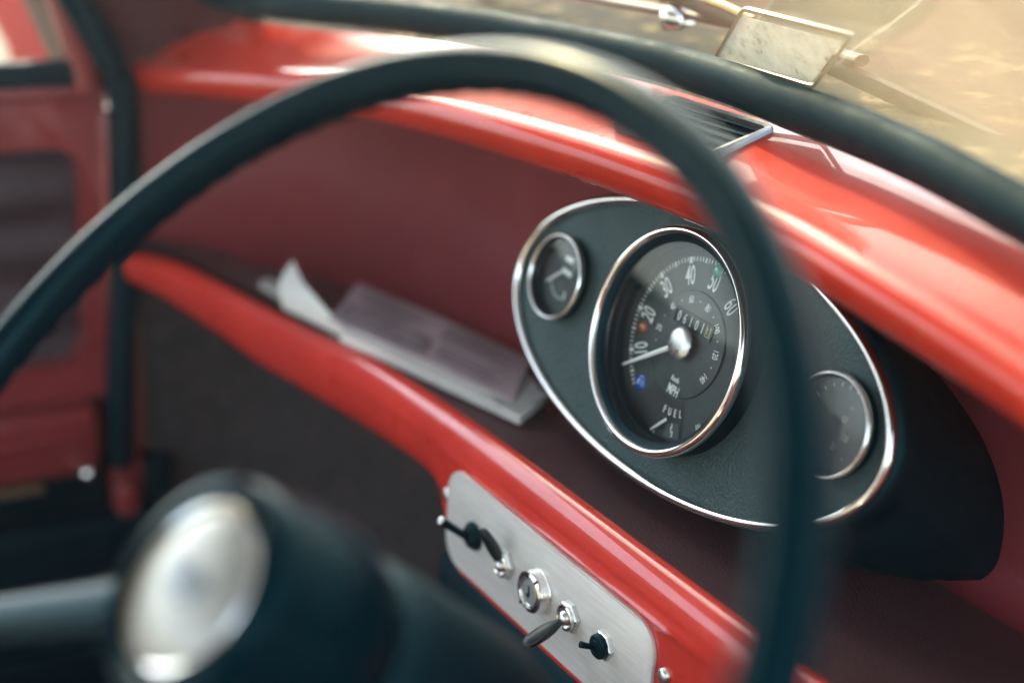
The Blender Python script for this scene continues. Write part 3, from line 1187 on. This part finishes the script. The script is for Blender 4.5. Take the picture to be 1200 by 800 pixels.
# bonnet and scuttle outside, and the wiper lying on them
def build_bonnet():
    rows = []
    for k in range(61):
        x = -.75 + 1.6 * k / 60
        row = []
        for j in range(15):
            q = j / 14
            y = interp(SEAL_Y, x) + .030 + q * .95
            z = seal_z(x) - .004 + .022 * math.sin(min(q * 2.2, 1) * math.pi * .5) - .15 * q * q - .20 * max(abs(x) - .45, 0)
            row.append((x, y, z))
        rows.append(row)
    o = MB().grid([[Vector(p) - Vector((0, .5, .05)) for p in r] for r in rows])
    t = empty('front_bodywork', (0, .5, .05))
    thing(t, 'dusty tan front of the car seen through the windscreen beyond the wiper', 'car front')
    o.build('bonnet', TAN, t)
    rows = []
    for k in range(61):
        x = -.70 + 1.5 * k / 60
        y, z = interp(SEAL_Y, x), seal_z(x)
        rows.append([Vector((x, y + .010, z - .004)) - Vector((0, .5, .05)), Vector((x, y + .026, z + .003)) - Vector((0, .5, .05)), Vector((x, y + .075, z + .0100)) - Vector((0, .5, .05)), Vector((x, y + .22, z + .024)) - Vector((0, .5, .05)), Vector((x, y + .235, z + .012)) - Vector((0, .5, .05))])
    MB().grid(rows).build('scuttle', BROWN, t)


build_bonnet()


def build_wiper():
    t = empty('wiper', (-.02, .11, .135))
    thing(t, 'dark windscreen wiper lying outside the glass beside the permit holder', 'wiper')
    b = Vector((-.02, .11, .135))
    arm = smooth_path([(-.40, .110, .128), (-.27, .1000, .147), (-.20, .0985, .150), (-.137, .0970, .153), (-.07, .096, .155), (.02, .098, .152)], 24)
    MB().tube([p - b for p in arm], [.0045 + .0015 * (i / 23) for i in range(24)], 10, True, False, .55).build('arm', WIPER, t)
    bl = smooth_path([(-.165, .088, .168), (-.120, .090, .163), (-.05, .094, .153), (.04, .104, .138), (.13, .108, .124), (.22, .10, .112)], 30)
    MB().tube([p - b for p in bl], .0038, 8, True, False, 1.4).build('blade', WIPER, t)
    br = smooth_path([(-.150, .092, .160), (-.110, .090, .166), (-.06, .090, .161)], 10)
    MB().tube([p - b for p in br], .0030, 8).build('bracket', GOLDB, t)
    sp_ = MB().lathe([(.011, 0), (.011, .008), (.007, .013), (.002, .015)], axis_m(Vector((-.137, .097, .146)) - b, (0, -.3, 1)), 20, False, True).build('pivot_cap', CHROME, t)


GOLDB = principled('tarnished_brass', (.48, .36, .17), .35, .8)
build_wiper()

# ------------------------------------------------------------------ passenger side: door, pillar, seal
door = thing(empty('passenger_door', (-.62, -.5, -.3)), 'red passenger door with dark recessed pocket panel and window at the far side', 'car door')
di = Matrix.Translation((.62, .5, .3))


def ring_panel(x, outer, inner, xin, mb):
    """panel in a plane of constant x with a rounded opening stepping back to xin; outlines are (y,z) with equal counts"""
    rows = [[Vector((x, *p)) for p in outer], [Vector((x, *p)) for p in inner], [Vector((x - .004, p[0], p[1])) for p in inner], [Vector((xin, *p)) for p in inner]]
    mb.grid(rows, False, True)


def rect_loop(y0, y1, z0, z1, r, n=8):
    return [(p[0] + (y0 + y1) / 2, p[1] + (z0 + z1) / 2) for p in rrect(abs(y1 - y0), abs(z1 - z0), r, n)]


def build_door():
    X = -.600
    mb = MB()
    ring_panel(X, rect_loop(-1.0, -.1215, -.245, .018, .004), rect_loop(-.96, -.1455, -.212, -.022, .022), X - .022, mb)
    # pressed ledge under the window
    mb.box((X - .004, -.56, .0235), (.022, .875, .011), None, .004)
    mb.v = [di @ v for v in mb.v]
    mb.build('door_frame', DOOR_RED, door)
    pk = MB()
    rows = []
    for i in range(33):
        z = -.216 + .198 * i / 32
        rows.append([(X - .021 + .004 * math.cos(i * math.pi / 4), y, z) for y in (-.97, -.14)])
    pk.grid(rows)
    pk.v = [di @ v for v in pk.v]
    pk.build('pocket_panel', POCKET, door, 80)
    # bin rail across the lower door
    br = MB()
    br.box((X + .012, -.56, -.2750), (.034, .835, .062), None, .010)
    br.box((X + .031, -.56, -.268), (.006, .80, .010), None, .003)
    br.v = [di @ v for v in br.v]
    br.build('bin_rail', DOOR_RED, door)
    bk = MB()
    bk.box((X - .012, -.56, -.40), (.012, .86, .19), None, .004)
    bk.box((X + .020, -.56, -.475), (.06, .86, .02), None, .004)
    bk.v = [di @ v for v in bk.v]
    bk.build('bin', DARK, door)
    st = MB()
    st.box((X + .02, -.62, -.309), (.030, .85, .006), None, .002)
    st.v = [di @ v for v in st.v]
    st.build('bin_edge_trim', CREAMY, door)
    # window: black channel along the sill, upright frame, glass
    ch = MB()
    ch.box((X - .006, -.56, .0385), (.020, .860, .0200), None, .004)
    ch.v = [di @ v for v in ch.v]
    ch.build('window_channel', RUBBER, door)
    fr_ = MB()
    fr_.tube([(X - .004, -.136, .024), (X - .004, -.140, .052), (X - .004, -.152, .095), (X - .004, -.176, .170), (X - .004, -.20, .25)], .0130, 12)
    fr_.v = [di @ v for v in fr_.v]
    fr_.build('window_frame', DOOR_RED, door)
    gl = MB()
    gl.add([(X - .006, -.99, .046), (X - .006, -.146, .046), (X - .006, -.205, .25), (X - .006, -.99, .25)], [(0, 1, 2, 3)])
    gl.v = [di @ v for v in gl.v]
    gl.build('window_glass', SIDEGLASS, door)
    lk = MB()
    lk.lathe([(.006, 0), (.006, .006), (.003, .009), (.0005, .0095)], axis_m((X + .032, -.158, -.300), (1, 0, 0)), 18, False, True)
    lk.v = [di @ v for v in lk.v]
    lk.build('door_button', CHROME, door)


POCKET = mk_vinyl('dark_plum_trim', (.050, .026, .034), (.040, .022, .030), .6, 500, .3)
CREAMY = principled('worn_bare_edge', (.13, .085, .05), .6)
build_door()


def build_body():
    t = thing(empty('door_surround', (-.6, -.1, -.3)), 'red body pillar with black rubber door seal beside the passenger door', 'car body')
    b = Matrix.Translation((.6, .1, .3))
    pts = [(-.588, -.200, .200), (-.588, -.1551, .1158), (-.588, -.1472, .0994), (-.588, -.1333, .0746), (-.588, -.1197, .0484), (-.588, -.1121, .0224), (-.588, -.1105, -.0309), (-.588, -.1150, -.1366), (-.588, -.1225, -.2736), (-.588, -.1240, -.3080)]
    MB().tube([b @ p for p in smooth_path(pts, 50)], .0128, 14).build('door_seal', RUBBER, t)
    # A pillar inner panel, between the door seal and the windscreen corner
    rows = []
    for k in range(13):
        q = k / 12
        z = .026 + .26 * q
        y = -.095 - .105 * q
        rows.append([b @ Vector(p) for p in ((-.660, y - .050, z), (-.606, y - .030, z), (-.600, y - .018, z), (-.592, y + .012, z), (-.575, y + .035, z), (-.540, y + .050, z + .01), (-.505, y + .058, z + .02), (-.49, y + .09, z + .02))])
    MB().grid(rows).build('pillar_panel', PILLAR, t, 60)
    # sill post below, seen between seal and door
    mb = MB()
    mb.box(b @ Vector((-.605, -.113, -.17)), (.02, .03, .36), None, .005)
    mb.build('hinge_post', DOOR_RED, t)
    mb = MB()
    mb.box(b @ Vector((-.590, -.0900, -.322)), (.030, .024, .040), None, .004)
    mb.build('check_bracket', DARK, t)
    mb = MB()
    mb.box(b @ Vector((-.592, -.118, -.345)), (.022, .022, .036), None, .006)
    mb.build('check_strap', DOOR_RED, t)
    mb = MB()
    mb.box(b @ Vector((0.1, -.45, -.560)), (1.5, 1.4, .02))
    mb.build('floor_pan', CARPET, t)
    mb = MB()
    mb.box(b @ Vector((-.60, -.55, -.45)), (.05, 1.0, .20), None, .02)
    mb.build('sill', DARK, t)
    rows = []                                       # roof skin over the cabin
    for k in range(21):
        x = -.60 + 1.2 * k / 20
        rows.append([b @ Vector((x, -.215 - .02 * (x / .58) ** 2 - 1.3 * j / 12, .452 + .05 * math.sin(min(j / 5, 1) * math.pi / 2) - .07 * (x / .58) ** 4)) for j in range(13)])
    MB().grid(rows).build('roof', LINING, t)
    mb = MB()
    mb.box(b @ Vector((-.655, -.35, -.30)), (.02, 1.3, .60), None, .004)
    mb.box(b @ Vector((-.640, .06, -.15)), (.02, .30, .50), None, .004)
    mb.box(b @ Vector((.675, -.42, -.34)), (.02, 1.5, .56), None, .004)
    mb.build('body_skin', DOOR_RED, t)


LINING = principled('grey_headlining', (.30, .29, .27), .9)
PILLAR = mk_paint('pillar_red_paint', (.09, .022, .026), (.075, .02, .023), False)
build_body()


def build_outside():
    mb = MB()
    pts = [(-.28, -.50), (.075, -.50), (.028, .012), (-.070, .012)]
    o = mb.prism([(-.055, -.050), (-.048, -.085), (.020, -.085), (.014, -.045), (-.012, .16), (-.16, .16)], (0, 1, 0), (0, 0, 1), (-.03, 0, 0), (-1.2, 0, 0), .006)
    ob = mb.build('side_panel', ORANGE, None, 30)
    thing(ob, 'bright orange red panel outside the passenger window, top corner of the view', 'panel')


build_outside()


def build_backdrop():  # added backdrop that ends the view early so the haze stays dimmer
    w = MB()
    w.box((0, 0, .50), (9.0, .22, 1.0), None, .01)
    w.box((0, 0, 1.02), (9.1, .28, .045), None, .01)
    o = w.build('backdrop_wall', BACKDROPM, None, 30)
    o.location = (-1.6, 2.6, -.92)
    o.rotation_euler = (0, 0, R(18))
    thing(o, 'added brown backdrop wall beyond the front of the car, limiting the haze glow', 'wall')


BACKDROPM = principled('backdrop_brown', (.12, .085, .05), .9)
colour(BACKDROPM, ramp(BACKDROPM, noise(BACKDROPM, 2.2, 8, .7), [(.3, (.05, .036, .022)), (.52, (.13, .095, .055)), (.72, (.24, .18, .10))]))
bump(BACKDROPM, noise(BACKDROPM, 30, 6), .5, .02)
build_backdrop()


# heater box under the shelf, behind the switch panel
def build_heater():
    t = MB().box((0, 0, 0), (.34, .12, .16), None, .02).build('heater_box', HOUSE)
    t.location = (-.02, .03, -.285)
    thing(t, 'dark heater box under the red shelf, in the shade behind the switch panel', 'heater')
    mb = MB()
    for k in range(5):
        mb.box((-.08 + .04 * k, -.0615, .02), (.024, .004, .07), None, .002)
    mb.build('heater_grille', DARK, t)


build_heater()

# ------------------------------------------------------------------ steering wheel
WC = Vector((.2016, -.3354, .0360))
WN = Vector((math.sin(.0900) * math.cos(.722), -math.cos(.0900) * math.cos(.722), math.sin(.722))).normalized()
WU = Vector((math.cos(.0900), math.sin(.0900), 0))
WV = WN.cross(WU).normalized()
sw = empty('steering_wheel', WC)
sw.rotation_euler = Matrix((WU, WV, WN)).transposed().to_euler()
thing(sw, 'thin black steering wheel with a silver horn button, in front of the dashboard', 'steering wheel')


def build_wheel():
    RW, n, m = .2000, 360, 20
    rows = []
    for k in range(n):
        a = 2 * math.pi * k / n
        c = Vector((math.cos(a), math.sin(a), 0))
        ring = []
        grip = .5 + .5 * math.cos(a * 84)
        for j in range(m):
            b = 2 * math.pi * j / m
            r = .0093
            d = Vector((c.x * math.cos(b), c.y * math.cos(b), math.sin(b) * 1.0))
            under = max(0, -math.cos(b) * .55 - math.sin(b) * .75)
            r += .0008 * under * (grip - .4)
            ring.append(c * RW + d * r)
        rows.append(ring)
    MB().grid(rows, True, True).build('rim', RIMM, sw, 60)
    for a in (R(214), R(326)):
        c, s = math.cos(a), math.sin(a)
        rows = []
        for q, w, h, dz in ((.030, .0120, .0075, -.006), (.06, .0108, .0070, -.005), (.10, .0098, .0064, -.003), (.15, .0088, .0058, -.001), (.185, .0092, .0060, 0), (.198, .0100, .0060, 0)):
            ctr = Vector((c * q, s * q, dz))
            sd_ = Vector((-s, c, 0))
            ring = []
            for j in range(16):
                b = 2 * math.pi * j / 16
                ring.append(ctr + sd_ * w * math.cos(b) + Vector((0, 0, 1)) * h * math.sin(b))
            rows.append(ring)
        MB().grid(rows, False, True, True).build('spoke', SPOKE, sw)
    I = Matrix.Translation((0, 0, -.001)) @ Matrix.Diagonal((.95, .95, 1, 1))
    hub = MB().lathe([(.0300, .0010), (.0318, .0050), (.0345, .0068), (.0380, .0060), (.0400, .0030), (.0405, -.004), (.0420, -.012), (.0445, -.022), (.0450, -.036), (.0420, -.046), (.030, -.05)], I, 72).build('hub', RIMM, sw, 35)
    MB().lathe([(.0306, .0000), (.0304, .0040), (.0292, .0058), (.0278, .0052), (.0274, .0030)], I, 64).build('horn_ring', CHROME, hub, 50)
    MB().lathe([(.0276, .0030), (.0250, .0052), (.0180, .0070), (.0100, .0078), (.0040, .0080), (.0003, .0081)], I, 64, False, True).build('horn_button', HORN, hub, 60)
    em = MB()
    em.prism([(-.011, .004), (-.0075, .0058), (.0075, .0058), (.011, .004), (.0085, -.004), (.003, -.0065), (-.003, -.0065), (-.0085, -.004)], (1, 0, 0), (0, 1, 0), (0, 0, -.001), (0, 0, .0090), .0006)
    em.v = [I @ v for v in em.v]
    em.build('horn_emblem', EMBL, hub, 30)


SPOKE = principled('black_spoke_enamel', (.002, .011, .015), .16, 0, 0, .05, .12)
tint_spec(SPOKE, TEAL)
HORN = principled('silver_horn_button', (.40, .39, .36), .36, .5)
roughness(HORN, ramp(HORN, noise(HORN, 90, 6, .7), [(.3, g(.28)), (.75, g(.5))]))
EMBL = principled('grey_emblem', (.30, .32, .34), .4, .4)
build_wheel()


def build_column():
    t = empty('steering_column', WC - WN * .06)
    t.rotation_euler = sw.rotation_euler
    thing(t, 'black steering column and shroud running down behind the wheel hub', 'steering column')
    I = Matrix.Identity(4)
    MB().lathe([(.030, .006), (.036, .004), (.039, -.002), (.040, -.012), (.040, -.075), (.036, -.09), (.024, -.098)], I, 56).build('shroud', DARK, t, 30)
    MB().lathe([(.024, -.10), (.024, -.42)], I, 32).build('column_tube', DARK, t)
    MB().lathe([(.029, -.16), (.0305, -.165), (.0305, -.19), (.029, -.195)], I, 32).build('clamp', SATIN, t, 30)


build_column()
